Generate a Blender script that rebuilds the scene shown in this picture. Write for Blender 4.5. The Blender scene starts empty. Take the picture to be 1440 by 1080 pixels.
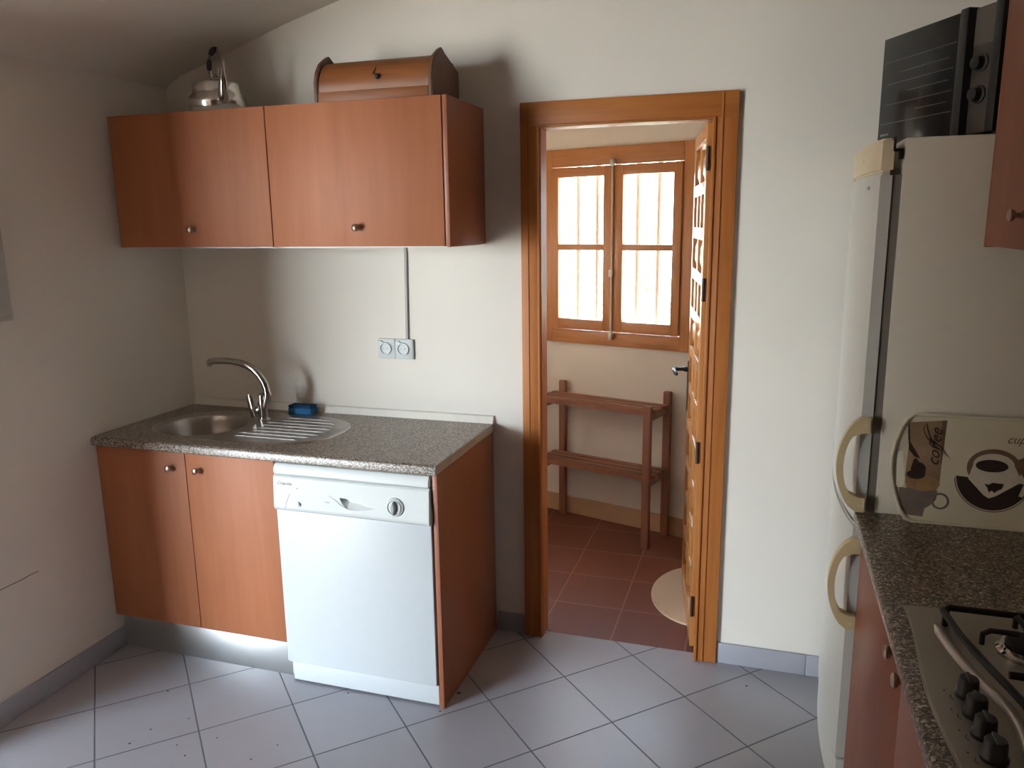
import bpy, bmesh, math, random
from mathutils import Vector, Matrix
random.seed(7)
C = bpy.context.scene.collection
PI = math.pi

# ------------------------------------------------------------------ materials
def nodes(name):
    m = bpy.data.materials.new(name); m.use_nodes = True
    nt = m.node_tree; b = nt.nodes['Principled BSDF']
    return m, nt, b, nt.nodes.new, nt.links.new

def plain(name, col, rough=.5, metal=0., spec=.5, coat=0., var=.04, vscale=30, bump=0., bscale=200, alpha=None):
    m, nt, b, N, L = nodes(name)
    b.inputs['Roughness'].default_value = rough
    b.inputs['Metallic'].default_value = metal
    b.inputs['Specular IOR Level'].default_value = spec
    b.inputs['Coat Weight'].default_value = coat
    tc = N('ShaderNodeTexCoord')
    n = N('ShaderNodeTexNoise'); n.inputs['Scale'].default_value = vscale; n.inputs['Detail'].default_value = 3
    L(tc.outputs['Object'], n.inputs['Vector'])
    r = N('ShaderNodeValToRGB')
    r.color_ramp.elements[0].position = .3; r.color_ramp.elements[1].position = .7
    r.color_ramp.elements[0].color = (*[c * (1 - var) for c in col], 1)
    r.color_ramp.elements[1].color = (*[min(1, c * (1 + var)) for c in col], 1)
    L(n.outputs['Fac'], r.inputs['Fac']); L(r.outputs['Color'], b.inputs['Base Color'])
    if bump:
        n2 = N('ShaderNodeTexNoise'); n2.inputs['Scale'].default_value = bscale; n2.inputs['Detail'].default_value = 2
        L(tc.outputs['Object'], n2.inputs['Vector'])
        bp = N('ShaderNodeBump'); bp.inputs['Strength'].default_value = bump; bp.inputs['Distance'].default_value = .002
        L(n2.outputs['Fac'], bp.inputs['Height']); L(bp.outputs['Normal'], b.inputs['Normal'])
    return m

def wood(name, c0, c1, axis='z', rough=.4, scale=9., stretch=14., coat=.2, spec=.5, knots=False):
    """grain stretched along one object axis"""
    m, nt, b, N, L = nodes(name)
    b.inputs['Roughness'].default_value = rough; b.inputs['Coat Weight'].default_value = coat
    b.inputs['Coat Roughness'].default_value = .25; b.inputs['Specular IOR Level'].default_value = spec
    tc = N('ShaderNodeTexCoord'); mp = N('ShaderNodeMapping')
    s = {'x': (1 / stretch, 1, 1), 'y': (1, 1 / stretch, 1), 'z': (1, 1, 1 / stretch)}[axis]
    mp.inputs['Scale'].default_value = s
    L(tc.outputs['Object'], mp.inputs['Vector'])
    n = N('ShaderNodeTexNoise'); n.inputs['Scale'].default_value = scale; n.inputs['Detail'].default_value = 6
    n.inputs['Roughness'].default_value = .65; n.inputs['Distortion'].default_value = .4
    L(mp.outputs['Vector'], n.inputs['Vector'])
    n2 = N('ShaderNodeTexNoise'); n2.inputs['Scale'].default_value = scale * 9; n2.inputs['Detail'].default_value = 3
    L(mp.outputs['Vector'], n2.inputs['Vector'])
    a = N('ShaderNodeMath'); a.operation = 'MULTIPLY_ADD'; a.inputs[1].default_value = .35
    L(n2.outputs['Fac'], a.inputs[0]); L(n.outputs['Fac'], a.inputs[2])
    r = N('ShaderNodeValToRGB')
    r.color_ramp.elements[0].position = .48; r.color_ramp.elements[1].position = .85
    r.color_ramp.elements[0].color = (*c0, 1); r.color_ramp.elements[1].color = (*c1, 1)
    L(a.outputs[0], r.inputs['Fac']); L(r.outputs['Color'], b.inputs['Base Color'])
    return m

def speckle(name, cols, scale=260, rough=.28, coat=.0):
    m, nt, b, N, L = nodes(name)
    b.inputs['Roughness'].default_value = rough
    tc = N('ShaderNodeTexCoord')
    v = N('ShaderNodeTexVoronoi'); v.inputs['Scale'].default_value = scale
    L(tc.outputs['Object'], v.inputs['Vector'])
    sp = N('ShaderNodeSeparateColor'); L(v.outputs['Color'], sp.inputs['Color'])
    r = N('ShaderNodeValToRGB'); r.color_ramp.interpolation = 'CONSTANT'
    e = r.color_ramp.elements
    while len(e) < len(cols): e.new(.5)
    for i, (p, c) in enumerate(cols): e[i].position = p; e[i].color = (*c, 1)
    L(sp.outputs[0], r.inputs['Fac']); L(r.outputs['Color'], b.inputs['Base Color'])
    return m

def tiles(name, ax, ay, ang, T, col, grout, gw=.004, rough=.3, var=.05, coat=0., noise=.06):
    m, nt, b, N, L = nodes(name)
    b.inputs['Coat Weight'].default_value = coat; b.inputs['Coat Roughness'].default_value = .12
    g = N('ShaderNodeNewGeometry'); sp = N('ShaderNodeSeparateXYZ'); L(g.outputs['Position'], sp.inputs[0])
    def M(op, x, y=None, z=None):
        n = N('ShaderNodeMath'); n.operation = op
        for i, q in enumerate((x, y, z)):
            if q is None: continue
            if isinstance(q, (int, float)): n.inputs[i].default_value = q
            else: L(q, n.inputs[i])
        return n.outputs[0]
    ca, sa = math.cos(ang), math.sin(ang)
    dx = M('SUBTRACT', sp.outputs[0], ax); dy = M('SUBTRACT', sp.outputs[1], ay)
    u = M('DIVIDE', M('ADD', M('MULTIPLY', dx, ca), M('MULTIPLY', dy, sa)), T)
    v = M('DIVIDE', M('SUBTRACT', M('MULTIPLY', dy, ca), M('MULTIPLY', dx, sa)), T)
    def edge(w): return M('ABSOLUTE', M('SUBTRACT', w, M('ROUND', w)))
    d = M('MINIMUM', edge(u), edge(v))
    mask = N('ShaderNodeMapRange'); mask.inputs[1].default_value = gw / T * .35; mask.inputs[2].default_value = gw / T * .65
    L(d, mask.inputs[0])
    cv = N('ShaderNodeCombineXYZ'); L(M('FLOOR', u), cv.inputs[0]); L(M('FLOOR', v), cv.inputs[1])
    wn = N('ShaderNodeTexWhiteNoise'); wn.noise_dimensions = '2D'; L(cv.outputs[0], wn.inputs['Vector'])
    no = N('ShaderNodeTexNoise'); no.inputs['Scale'].default_value = 7; no.inputs['Detail'].default_value = 5
    L(g.outputs['Position'], no.inputs['Vector'])
    br = M('ADD', M('MULTIPLY_ADD', wn.outputs['Value'], 2 * var, 1 - var), M('MULTIPLY_ADD', no.outputs['Fac'], 2 * noise, -noise))
    tc = N('ShaderNodeMix'); tc.data_type = 'RGBA'; tc.blend_type = 'MULTIPLY'; tc.inputs[0].default_value = 1
    tc.inputs[6].default_value = (*col, 1)
    cc = N('ShaderNodeCombineColor'); [L(br, cc.inputs[i]) for i in range(3)]; L(cc.outputs[0], tc.inputs[7])
    mx = N('ShaderNodeMix'); mx.data_type = 'RGBA'; mx.inputs[6].default_value = (*grout, 1)
    L(mask.outputs[0], mx.inputs[0]); L(tc.outputs[2], mx.inputs[7]); L(mx.outputs[2], b.inputs['Base Color'])
    rr = M('MULTIPLY_ADD', no.outputs['Fac'], .16, rough - .08)
    L(M('MAXIMUM', rr, M('MULTIPLY_ADD', mask.outputs[0], -.8, .8)), b.inputs['Roughness'])
    bp = N('ShaderNodeBump'); bp.inputs['Strength'].default_value = .5; bp.inputs['Distance'].default_value = .002
    L(mask.outputs[0], bp.inputs['Height']); L(bp.outputs['Normal'], b.inputs['Normal'])
    return m

def glass(name):
    m, nt, b, N, L = nodes(name)
    b.inputs['Base Color'].default_value = (1, 1, 1, 1); b.inputs['Roughness'].default_value = 0
    b.inputs['Transmission Weight'].default_value = 1; b.inputs['IOR'].default_value = 1.03
    return m

def brushed(name, col, axis='x', rough=.3, aniso=.0):
    m, nt, b, N, L = nodes(name)
    b.inputs['Metallic'].default_value = 1; b.inputs['Base Color'].default_value = (*col, 1)
    tc = N('ShaderNodeTexCoord'); mp = N('ShaderNodeMapping')
    mp.inputs['Scale'].default_value = {'x': (1, 300, 300), 'y': (300, 1, 300), 'z': (300, 300, 1)}[axis]
    L(tc.outputs['Object'], mp.inputs['Vector'])
    n = N('ShaderNodeTexNoise'); n.inputs['Scale'].default_value = 2; n.inputs['Detail'].default_value = 2
    L(mp.outputs['Vector'], n.inputs['Vector'])
    r = N('ShaderNodeMapRange'); r.inputs[3].default_value = rough - .05; r.inputs[4].default_value = rough + .08
    L(n.outputs['Fac'], r.inputs[0]); L(r.outputs[0], b.inputs['Roughness'])
    bp = N('ShaderNodeBump'); bp.inputs['Strength'].default_value = .25; bp.inputs['Distance'].default_value = .001
    L(n.outputs['Fac'], bp.inputs['Height']); L(bp.outputs['Normal'], b.inputs['Normal'])
    b.inputs['Anisotropic'].default_value = aniso
    return m

M_WALL = plain('white_plaster', (.745, .70, .635), rough=.85, spec=.25, var=.025, vscale=2.2, bump=.25, bscale=60)
M_CEIL = plain('ceiling_plaster', (.68, .63, .56), rough=.9, spec=.2, var=.03, vscale=2, bump=.2, bscale=50)
M_FARWALL = plain('cream_plaster', (.78, .69, .59), rough=.85, spec=.25, var=.03, vscale=2, bump=.2, bscale=60)
M_TILE = tiles('grey_floor_tile', 1.799, -.275, PI / 4, .3165, (.345, .345, .385), (.11, .125, .13), gw=.005, rough=.33, var=.035)
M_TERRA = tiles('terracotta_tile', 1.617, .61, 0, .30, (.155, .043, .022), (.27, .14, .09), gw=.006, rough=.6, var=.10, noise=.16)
M_SKIRT = plain('grey_skirting_tile', (.36, .36, .40), rough=.35, var=.05, vscale=8)
M_SKIRT2 = plain('clay_skirting_tile', (.48, .27, .14), rough=.5, var=.08, vscale=8)
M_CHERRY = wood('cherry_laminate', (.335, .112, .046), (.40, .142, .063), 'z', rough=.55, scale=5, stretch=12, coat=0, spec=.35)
M_CHERRY_SHADE = wood('cherry_laminate_shaded', (.265, .084, .037), (.315, .105, .048), 'z', rough=.45, scale=5, stretch=12, coat=0)  # same cherry, darkened: shade of end panels and right units in its colour
M_CHIP = plain('raw_chipboard_edge', (.42, .30, .22), rough=.8, var=.25, vscale=120)
M_WHITE = plain('white_melamine', (.78, .76, .72), rough=.5, var=.02)
M_GRANITE = speckle('speckled_worktop', [(0, (.045, .034, .028)), (.22, (.14, .108, .088)), (.48, (.27, .22, .185)), (.74, (.38, .32, .265)), (.93, (.48, .42, .36))], 260, .30)
M_GRANITE_D = speckle('dark_speckled_worktop', [(0, (.035, .026, .018)), (.26, (.11, .082, .058)), (.56, (.24, .185, .135)), (.82, (.38, .31, .24)), (.95, (.58, .51, .42))], 230, .3)
M_TRIM = plain('cream_plastic_trim', (.70, .66, .58), rough=.4, var=.03)
M_EDGE = plain('beige_edge_band', (.42, .34, .28), rough=.5, var=.06)
M_RIB = brushed('drainer_rib_steel', (.40, .38, .36), 'x', .5)
M_ALU = brushed('brushed_plinth', (.62, .62, .61), 'x', .36)
M_STEEL = brushed('sink_steel', (.50, .47, .44), 'x', .28)
M_STEEL_HOB = brushed('hob_steel', (.42, .39, .34), 'y', .42)
M_CHROME = plain('chrome', (.52, .50, .47), rough=.1, metal=1, var=0)
M_KETTLE = plain('polished_aluminium', (.80, .78, .74), rough=.2, metal=1, var=.02)
M_NICKEL = plain('warm_nickel', (.50, .38, .29), rough=.28, metal=1, var=.03)
M_DW = plain('white_enamel', (.56, .59, .605), rough=.42, var=.01)
M_DW2 = plain('white_plastic', (.585, .61, .605), rough=.45, var=.01)
M_GREYP = plain('grey_plastic', (.30, .32, .32), rough=.5, var=.03)
M_INK = plain('dark_ink', (.05, .055, .055), rough=.6)
M_INKG = plain('grey_ink', (.36, .38, .38), rough=.6)
M_FRIDGE = plain('cream_enamel', (.72, .67, .55), rough=.38, var=.015)
M_FDOOR = plain('white_fridge_door', (.60, .595, .54), rough=.38, var=.015)
M_YELLOW = plain('yellowed_plastic', (.66, .54, .31), rough=.45, var=.06, vscale=12)
M_YCAP = plain('yellowed_cap', (.70, .60, .40), rough=.45, var=.05, vscale=10)
M_GASKET = plain('grey_rubber', (.20, .18, .15), rough=.7)
M_BLACK = plain('black_plastic', (.012, .012, .012), rough=.4)
M_IRON = plain('black_enamel', (.010, .010, .010), rough=.5, spec=.3, var=.1)
M_BLKGLASS = plain('black_glass', (.016, .016, .015), rough=.16, spec=.3, var=.0)
M_OVEN = plain('oven_panel', (.075, .062, .05), rough=.45, var=.1)
M_LINE = plain('pale_print', (.16, .155, .14), rough=.5)
M_PINE = wood('orange_pine', (.32, .096, .018), (.46, .165, .038), 'z', rough=.5, scale=7, stretch=16, coat=0, spec=.35)
M_PINEX = wood('orange_pine_cross', (.32, .096, .018), (.46, .165, .038), 'x', rough=.5, scale=7, stretch=16, coat=0, spec=.35)
M_LEAF = wood('carved_pine', (.36, .14, .035), (.52, .235, .07), 'z', rough=.34, scale=7, stretch=12, coat=.35)
M_WIN = wood('brown_window_wood', (.36, .125, .03), (.50, .20, .058), 'z', rough=.45, scale=7, stretch=14, coat=.08)
M_WINX = wood('brown_window_wood_cross', (.36, .125, .03), (.50, .20, .058), 'x', rough=.45, scale=7, stretch=14, coat=.08)
M_RACK = wood('stained_rack', (.16, .056, .025), (.26, .098, .044), 'z', rough=.45, scale=10, stretch=12, coat=.2)
M_RACKX = wood('stained_rack_slat', (.17, .058, .026), (.27, .10, .046), 'x', rough=.45, scale=10, stretch=12, coat=.2)
M_BIN = wood('bread_bin_pine', (.17, .052, .013), (.30, .10, .026), 'x', rough=.5, scale=8, stretch=10, coat=.0)
M_BIND = wood('bread_bin_side', (.11, .05, .025), (.17, .08, .04), 'z', rough=.5, scale=8, stretch=8, coat=.1)
M_BRONZE = plain('dark_bronze', (.02, .015, .012), rough=.35, metal=0., spec=.4)
M_SPONGE = plain('blue_sponge', (.02, .14, .32), rough=.9, var=.2, vscale=90, bump=.8, bscale=180)
M_MAT = plain('cream_mat', (.66, .52, .38), rough=.95, var=.08, vscale=160, bump=.8, bscale=250)
M_TRAY = plain('cream_melamine', (.68, .62, .45), rough=.35, var=.02)
M_TBROWN = plain('print_tan', (.30, .20, .115), rough=.45, var=.25, vscale=14)
M_TDARK = plain('print_dark_brown', (.035, .02, .014), rough=.45, var=.1)
M_TMID = plain('print_mid_brown', (.17, .095, .055), rough=.45, var=.25, vscale=20)
M_TFOAM = plain('print_foam', (.34, .20, .09), rough=.45, var=.2, vscale=30)
M_TGREY = plain('print_taupe', (.20, .16, .13), rough=.45, var=.2, vscale=16)
M_TWHITE = plain('print_ivory', (.64, .58, .46), rough=.4, var=.03)
M_PANELG = plain('grey_cover', (.46, .46, .43), rough=.5, var=.02)
M_CONDUIT = plain('shaded_white_conduit', (.34, .33, .30), rough=.5)  # white trunking with its shadow mixed into a grey base colour
M_ROD = plain('pale_metal_rod', (.50, .44, .36), rough=.4, metal=.3)
M_CRACK = plain('dark_crack', (.12, .09, .07), rough=.9)  # dark brown of the plaster crack
M_CRUMB = plain('brown_crumb', (.05, .03, .02), rough=.9)
M_BOUNCE_FLOOR = wood('brown_bounce_floor', (.20, .10, .05), (.28, .15, .08), 'y', rough=.45, scale=6)  # invented brown floor behind the camera, dims and warms bounced light
M_BROWN_ABSORB = wood('brown_bounce_absorber', (.16, .085, .05), (.24, .13, .08), 'z', rough=.5, scale=6)  # invented brown finish for unseen walls, soaks up bounced light
M_GLASS = glass('window_pane_glass')
M_BAR = plain('bloom_pale_iron', (.30, .31, .28), rough=.5)  # paleness of the window bloom put into the bar colour
M_GROUND = plain('pale_gravel', (.42, .37, .30), rough=.95, var=.15, vscale=6)
M_LEAFG = plain('olive_leaf', (.17, .24, .06), rough=.7, var=.3, vscale=8)

# ------------------------------------------------------------------ mesh building
class MB:
    def __init__(s): s.bm = bmesh.new()
    def _add(s, verts, faces):
        vs = [s.bm.verts.new(v) for v in verts]
        out = []
        for f in faces:
            try: out.append(s.bm.faces.new([vs[i] for i in f]))
            except ValueError: pass
        return vs, out
    def box(s, x0, y0, z0, x1, y1, z1, bev=0., seg=2):
        if x0 > x1: x0, x1 = x1, x0
        if y0 > y1: y0, y1 = y1, y0
        if z0 > z1: z0, z1 = z1, z0
        v = [(x0,y0,z0),(x1,y0,z0),(x1,y1,z0),(x0,y1,z0),(x0,y0,z1),(x1,y0,z1),(x1,y1,z1),(x0,y1,z1)]
        vs, fs = s._add(v, [(0,3,2,1),(4,5,6,7),(0,1,5,4),(1,2,6,5),(2,3,7,6),(3,0,4,7)])
        if bev:
            es = list({e for f in fs for e in f.edges})
            bmesh.ops.bevel(s.bm, geom=es, offset=bev, segments=seg, affect='EDGES', profile=.5)
        return s
    def hexa(s, pts, bev=0.):
        vs, fs = s._add(pts, [(0,3,2,1),(4,5,6,7),(0,1,5,4),(1,2,6,5),(2,3,7,6),(3,0,4,7)])
        if bev:
            bmesh.ops.bevel(s.bm, geom=list({e for f in fs for e in f.edges}), offset=bev, segments=2, affect='EDGES')
        return s
    def prism(s, pts, vec, bev=0., seg=2, which='all'):
        """polygon pts (3-D) extruded along vec"""
        vec = Vector(vec); n = len(pts)
        a = [Vector(p) for p in pts]; b = [p + vec for p in a]
        vs, fs = s._add(a + b, [tuple(range(n))[::-1], tuple(range(n, 2*n))] + [(i, (i+1) % n, n + (i+1) % n, n + i) for i in range(n)])
        bmesh.ops.recalc_face_normals(s.bm, faces=fs)
        if bev:
            es = {e for f in fs[:2] for e in f.edges}
            if which == 'end': es = set(fs[1].edges)
            bmesh.ops.bevel(s.bm, geom=list(es), offset=bev, segments=seg, affect='EDGES')
        return s
    def tube(s, path, r, n=12, cap=True, flat=1.):
        path = [Vector(p) for p in path]
        rs = r if isinstance(r, (list, tuple)) else [r] * len(path)
        up = Vector((0, 0, 1)); rings = []
        t0 = (path[1] - path[0]).normalized()
        if abs(t0.dot(up)) > .95: up = Vector((0, 1, 0))
        a = t0.cross(up).normalized()
        for i, p in enumerate(path):
            t = (path[min(i+1, len(path)-1)] - path[max(i-1, 0)]).normalized()
            a = (a - t * a.dot(t)).normalized(); b = t.cross(a)
            rings.append([p + (a * math.cos(q) + b * math.sin(q) * flat) * rs[i] for q in [2*PI*k/n for k in range(n)]])
        v = [q for ring in rings for q in ring]; f = []
        for i in range(len(path) - 1):
            for k in range(n):
                f.append((i*n+k, i*n+(k+1) % n, (i+1)*n+(k+1) % n, (i+1)*n+k))
        if cap:
            f.append(tuple(range(n))[::-1]); f.append(tuple((len(path)-1)*n + k for k in range(n)))
        s._add(v, f); return s
    def lathe(s, prof, c, axis=(0,0,1), n=28, sx=1., sy=1.):
        """prof = [(radius, height)...] about axis through c"""
        ax = Vector(axis).normalized(); h = Vector((1, 0, 0)) if abs(ax.x) < .9 else Vector((0, 1, 0))
        a = (h - ax * h.dot(ax)).normalized(); b = ax.cross(a); c = Vector(c)
        v = []; f = []
        for r, z in prof:
            for k in range(n):
                q = 2*PI*k/n
                v.append(c + ax*z + a*(max(r, 1e-5)*math.cos(q)*sx) + b*(max(r, 1e-5)*math.sin(q)*sy))
        for i in range(len(prof) - 1):
            for k in range(n):
                f.append((i*n+k, i*n+(k+1) % n, (i+1)*n+(k+1) % n, (i+1)*n+k))
        if prof[0][0] > 1e-4: f.append(tuple(range(n))[::-1])
        if prof[-1][0] > 1e-4: f.append(tuple((len(prof)-1)*n + k for k in range(n)))
        s._add(v, f); return s
    def surf(s, grid):
        nr, nc = len(grid), len(grid[0])
        s._add([p for r in grid for p in r], [(i*nc+j, i*nc+j+1, (i+1)*nc+j+1, (i+1)*nc+j) for i in range(nr-1) for j in range(nc-1)])
        return s
    def build(s, name, mat, parent=None, org=None, smooth=True, weld=True, angle=35):
        """world-space vertices are shifted so the object sits at its origin"""
        if weld: bmesh.ops.remove_doubles(s.bm, verts=s.bm.verts, dist=1e-5)
        bmesh.ops.recalc_face_normals(s.bm, faces=s.bm.faces)
        if parent is not None:
            o_ = Vector(parent['_org'] if '_org' in parent else (0, 0, 0))
        elif org is not None: o_ = Vector(org)
        else:
            xs = [v.co for v in s.bm.verts]
            o_ = Vector(((min(v.x for v in xs)+max(v.x for v in xs))/2, (min(v.y for v in xs)+max(v.y for v in xs))/2, min(v.z for v in xs)))
        for v in s.bm.verts: v.co -= o_
        me = bpy.data.meshes.new(name); s.bm.to_mesh(me); s.bm.free()
        for mm in (mat if isinstance(mat, (list, tuple)) else [mat]): me.materials.append(mm)
        ob = bpy.data.objects.new(name, me); C.objects.link(ob)
        if smooth:
            for p in me.polygons: p.use_smooth = True
            try: me.set_sharp_from_angle(angle=math.radians(angle))
            except Exception: pass
        if parent is not None:
            ob.parent = parent
            if '_org' in parent: ob['_org'] = list(o_)
        else:
            ob.location = o_; ob['_org'] = list(o_)
        return ob

def thing(name, label, cat, loc, group=None, local=False, rot=None):
    o = bpy.data.objects.new(name, None); C.objects.link(o); o.location = loc
    o.empty_display_size = .05
    o['_org'] = [0., 0., 0.] if local else list(loc)
    if rot is not None: o.rotation_euler = rot
    tag(o, label, cat, group); return o
def tag(o, label, cat, group=None, kind=None):
    o['label'] = label; o['category'] = cat
    if group: o['group'] = group
    if kind: o['kind'] = kind
    return o
def struct(o, label=None, cat=None):
    o['kind'] = 'structure'
    if label: o['label'] = label
    if cat: o['category'] = cat
    return o

def text_obj(name, body, mat, parent, size, matrix, depth=.0003, shear=.0, center=False):
    """raised lettering; matrix maps text plane (x right, y up, z out) into the parent's space"""
    cu = bpy.data.curves.new(name + '_curve', 'FONT'); cu.body = body; cu.size = size
    cu.extrude = depth; cu.shear = shear; cu.resolution_u = 3
    if center: cu.align_x = 'CENTER'
    tmp = bpy.data.objects.new(name + '_tmp', cu); C.objects.link(tmp)
    dg = bpy.context.evaluated_depsgraph_get(); dg.update()
    me = bpy.data.meshes.new_from_object(tmp.evaluated_get(dg))
    bpy.data.objects.remove(tmp); bpy.data.curves.remove(cu)
    me.transform(matrix); me.materials.clear(); me.materials.append(mat); me.name = name
    ob = bpy.data.objects.new(name, me); C.objects.link(ob); ob.parent = parent
    return ob
def frame_mat(o, x, y):
    x = Vector(x).normalized(); y = Vector(y).normalized(); z = x.cross(y)
    return Matrix(((x.x, y.x, z.x, o[0]), (x.y, y.y, z.y, o[1]), (x.z, y.z, z.z, o[2]), (0, 0, 0, 1)))

# ------------------------------------------------------------------ setting: kitchen shell
XR, YF = 3.335, -4.6          # right wall, front wall (behind the camera)
def zc(x): return 2.318 + .262 * x
TH = .28
LX, LE, PX, PE = -3.2, -1.40, .60, -2.45      # living area to the left, end of the left wall, added light-blocking partition and its near end
ZT = zc(XR) + .3
GX0, GX1, GZ = -3.0, -.95, 2.25                # glazed garden opening in the front wall
struct(MB().box(LX, -2.0, -.06, XR, .035, 0).build('floor', M_TILE))
struct(MB().box(LX, YF, -.06, XR, -2.0, 0).build('floor_front', M_BOUNCE_FLOOR))
struct(MB().box(LX, LE, -.06, 0, .06, ZT).build('wall_left', M_WALL))
struct(MB().box(LX - .2, YF - .2, -.06, LX, .06, ZT).build('wall_far_side', M_BROWN_ABSORB))
struct(MB().box(PX, YF, 0, PX + .12, PE, ZT).build('wall_light_blocker', M_WALL))  # unseen wall put in to keep daylight off the right side
DX0, DX1, DZ = 1.628, 2.270, 2.045    # doorway in the back wall
m = MB(); m.box(-.02, 0, -.06, DX0, .06, ZT); m.box(DX1, 0, -.06, XR + .2, .06, ZT); m.box(DX0, 0, DZ, DX1, .06, ZT)
struct(m.build('wall_back', M_WALL))
struct(MB().box(XR, YF - .2, -.06, XR + .2, 0, ZT).build('wall_right', M_WALL))
m = MB(); m.box(LX, YF - .2, -.06, GX0, YF, ZT); m.box(GX1, YF - .2, -.06, XR, YF, ZT); m.box(GX0, YF - .2, GZ, GX1, YF, ZT)
struct(m.build('wall_front', M_BROWN_ABSORB))
# sloping ceiling with a soft plastered cove along the left wall
pts = [(0, 2.262), (.03, 2.288), (.08, 2.312), (.15, 2.332), (.24, 2.358), (.36, 2.398), (.6, 2.472)] + [(XR, zc(XR))]
m = MB(); m.prism([(x, LE, z) for x, z in pts] + [(XR, LE, ZT), (0, LE, ZT)], (0, -LE, 0))
struct(m.build('ceiling', M_CEIL))
m = MB(); m.prism([(LX, YF, 2.42), (.0, YF, 2.42), (.6, YF, 2.475), (XR, YF, zc(XR)), (XR, YF, ZT), (LX, YF, ZT)], (0, LE - YF, 0))
struct(m.build('ceiling_front', M_CEIL))
# skirting
m = MB()
m.box(.0, -1.395, 0, .010, 0, .083, .002)
struct(m.build('baseboard_left', M_SKIRT))
m = MB(); m.box(1.445, -.010, 0, 1.566, 0, .083, .002)
x = 2.341
while x < XR - .01:
    m.box(x, -.010, 0, min(x + .327, XR) - .002, 0, .083, .0015); x += .327
struct(m.build('baseboard_back', M_SKIRT))
# hairline crack in the left wall plaster
m = MB()
pp = [(-.90 - i * .035, .478 + .0012 * math.sin(i * 2.1) - .0005 * i) for i in range(10)]
m.tube([(0.0004, y, z) for y, z in pp], .0011, n=6)
cr = m.build('trim_3', M_CRACK); struct(cr, 'thin dark crack line low on the left wall plaster', 'crack')

# ------------------------------------------------------------------ doorway casing and lattice door
m = MB()
m.box(1.567, -.020, 0, 1.632, 0, 2.112, .003)                # left casing
m.box(1.628, -.012, 0, 1.644, .066, 2.030)                   # left jamb
m.box(1.632, -.026, 0, 1.642, -.004, 2.034, .003)
m.box(2.262, -.020, 0, 2.341, 0, 2.112, .003)                # right casing
m.box(2.256, -.012, 0, 2.270, .058, 2.030)
m.box(2.256, -.027, 0, 2.268, -.004, 2.034, .003)
m.box(2.285, -.0245, 0, 2.292, -.015, 2.112, .002)
m.box(1.592, -.0235, 0, 1.598, -.015, 2.112, .002)
tr = struct(m.build('trim_1', M_PINE, org=(1.95, 0, 0)))
tr['label'] = 'orange pine door frame around the doorway in the back wall'; tr['category'] = 'door frame'
m = MB(); m.box(1.567, -.0215, 2.032, 2.341, 0, 2.118, .003); m.box(1.644, -.012, 2.028, 2.256, .066, 2.045)
m.box(1.632, -.026, 2.028, 2.268, -.004, 2.038, .003)
m.build('lintel', M_PINEX, tr)

# open door leaf, local: x from hinge to free edge, y = thickness (0 is the kitchen face), z up
ang = math.atan2(.988, -.152)
LW, LT, LH = .598, .034, 2.022
dr = bpy.data.objects.new('door_1', None); C.objects.link(dr); dr.location = (2.2335, .0645, .010); dr.rotation_euler = (0, 0, ang)
dr['_org'] = [0., 0., 0.]
struct(dr, 'orange pine lattice panelled door standing open into the back room', 'door')
# kitchen face is local +y side when rotated: thickness extends to local -y
m = MB()
ST = .052
m.box(0, -LT, 0, ST, 0, LH, .002); m.box(LW - ST, -LT, 0, LW, 0, LH, .002)
m.box(ST, -LT, LH - .055, LW - ST, 0, LH, .002); m.box(ST, -LT, 0, LW - ST, 0, .11, .002)
m.box(ST, -LT + .006, .10, LW - ST, -.019, LH - .05)          # recessed panel ground
rows = 11; z0, z1 = .11, LH - .055; pitch = (z1 - z0) / rows
for i in range(1, rows):
    zz = z0 + i * pitch; m.box(ST - .002, -LT + .002, zz - .023, LW - ST + .002, -.001, zz + .023, .002)
for i in range(rows):
    nc = 3 if i % 2 else 2
    a0, a1 = z0 + i * pitch + .023, z0 + (i + 1) * pitch - .023
    w = (LW - 2 * ST) / nc
    for k in range(1, nc):
        xx = ST + k * w; m.box(xx - .024, -LT + .002, a0 - .002, xx + .024, -.0015, a1 + .002, .002)
    for k in range(nc):                                        # low raised pyramid in each little panel
        xa, xb = ST + k * w + (.024 if k else 0), ST + (k + 1) * w - (.024 if k < nc - 1 else 0)
        e = .006; q = .034
        m.hexa([(xa+e, -.019, a0+e), (xb-e, -.019, a0+e), (xb-e, -.019, a1-e), (xa+e, -.019, a1-e),
                (xa+q, -.008, a0+q), (xb-q, -.008, a0+q), (xb-q, -.008, a1-q), (xa+q, -.008, a1-q)])
m.build('door_panel', M_LEAF, dr, weld=False)
m = MB()
HZ = 1.03
m.box(LW - .044, 0, HZ - .19, LW - .010, .004, HZ + .04, .0015)
m.lathe([(.013, 0), (.013, .012), (.009, .018), (.009, .062)], (LW - .027, .003, HZ), (0, 1, 0), 16)
m.tube([(LW - .022, .060, HZ), (LW - .05, .066, HZ + .002), (LW - .09, .064, HZ + .002), (LW - .125, .060, HZ - .002), (LW - .138, .056, HZ - .004)], [.0095, .009, .0085, .010, .006], 10)
m.build('door_handle', M_BRONZE, dr)
for hz in (1.895, 1.43, .81, .175):
    MB().tube([(-.004, -.004, hz - .042), (-.004, -.004, hz + .042)], .0062, 12).build('hinge', M_BRONZE, dr)

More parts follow.
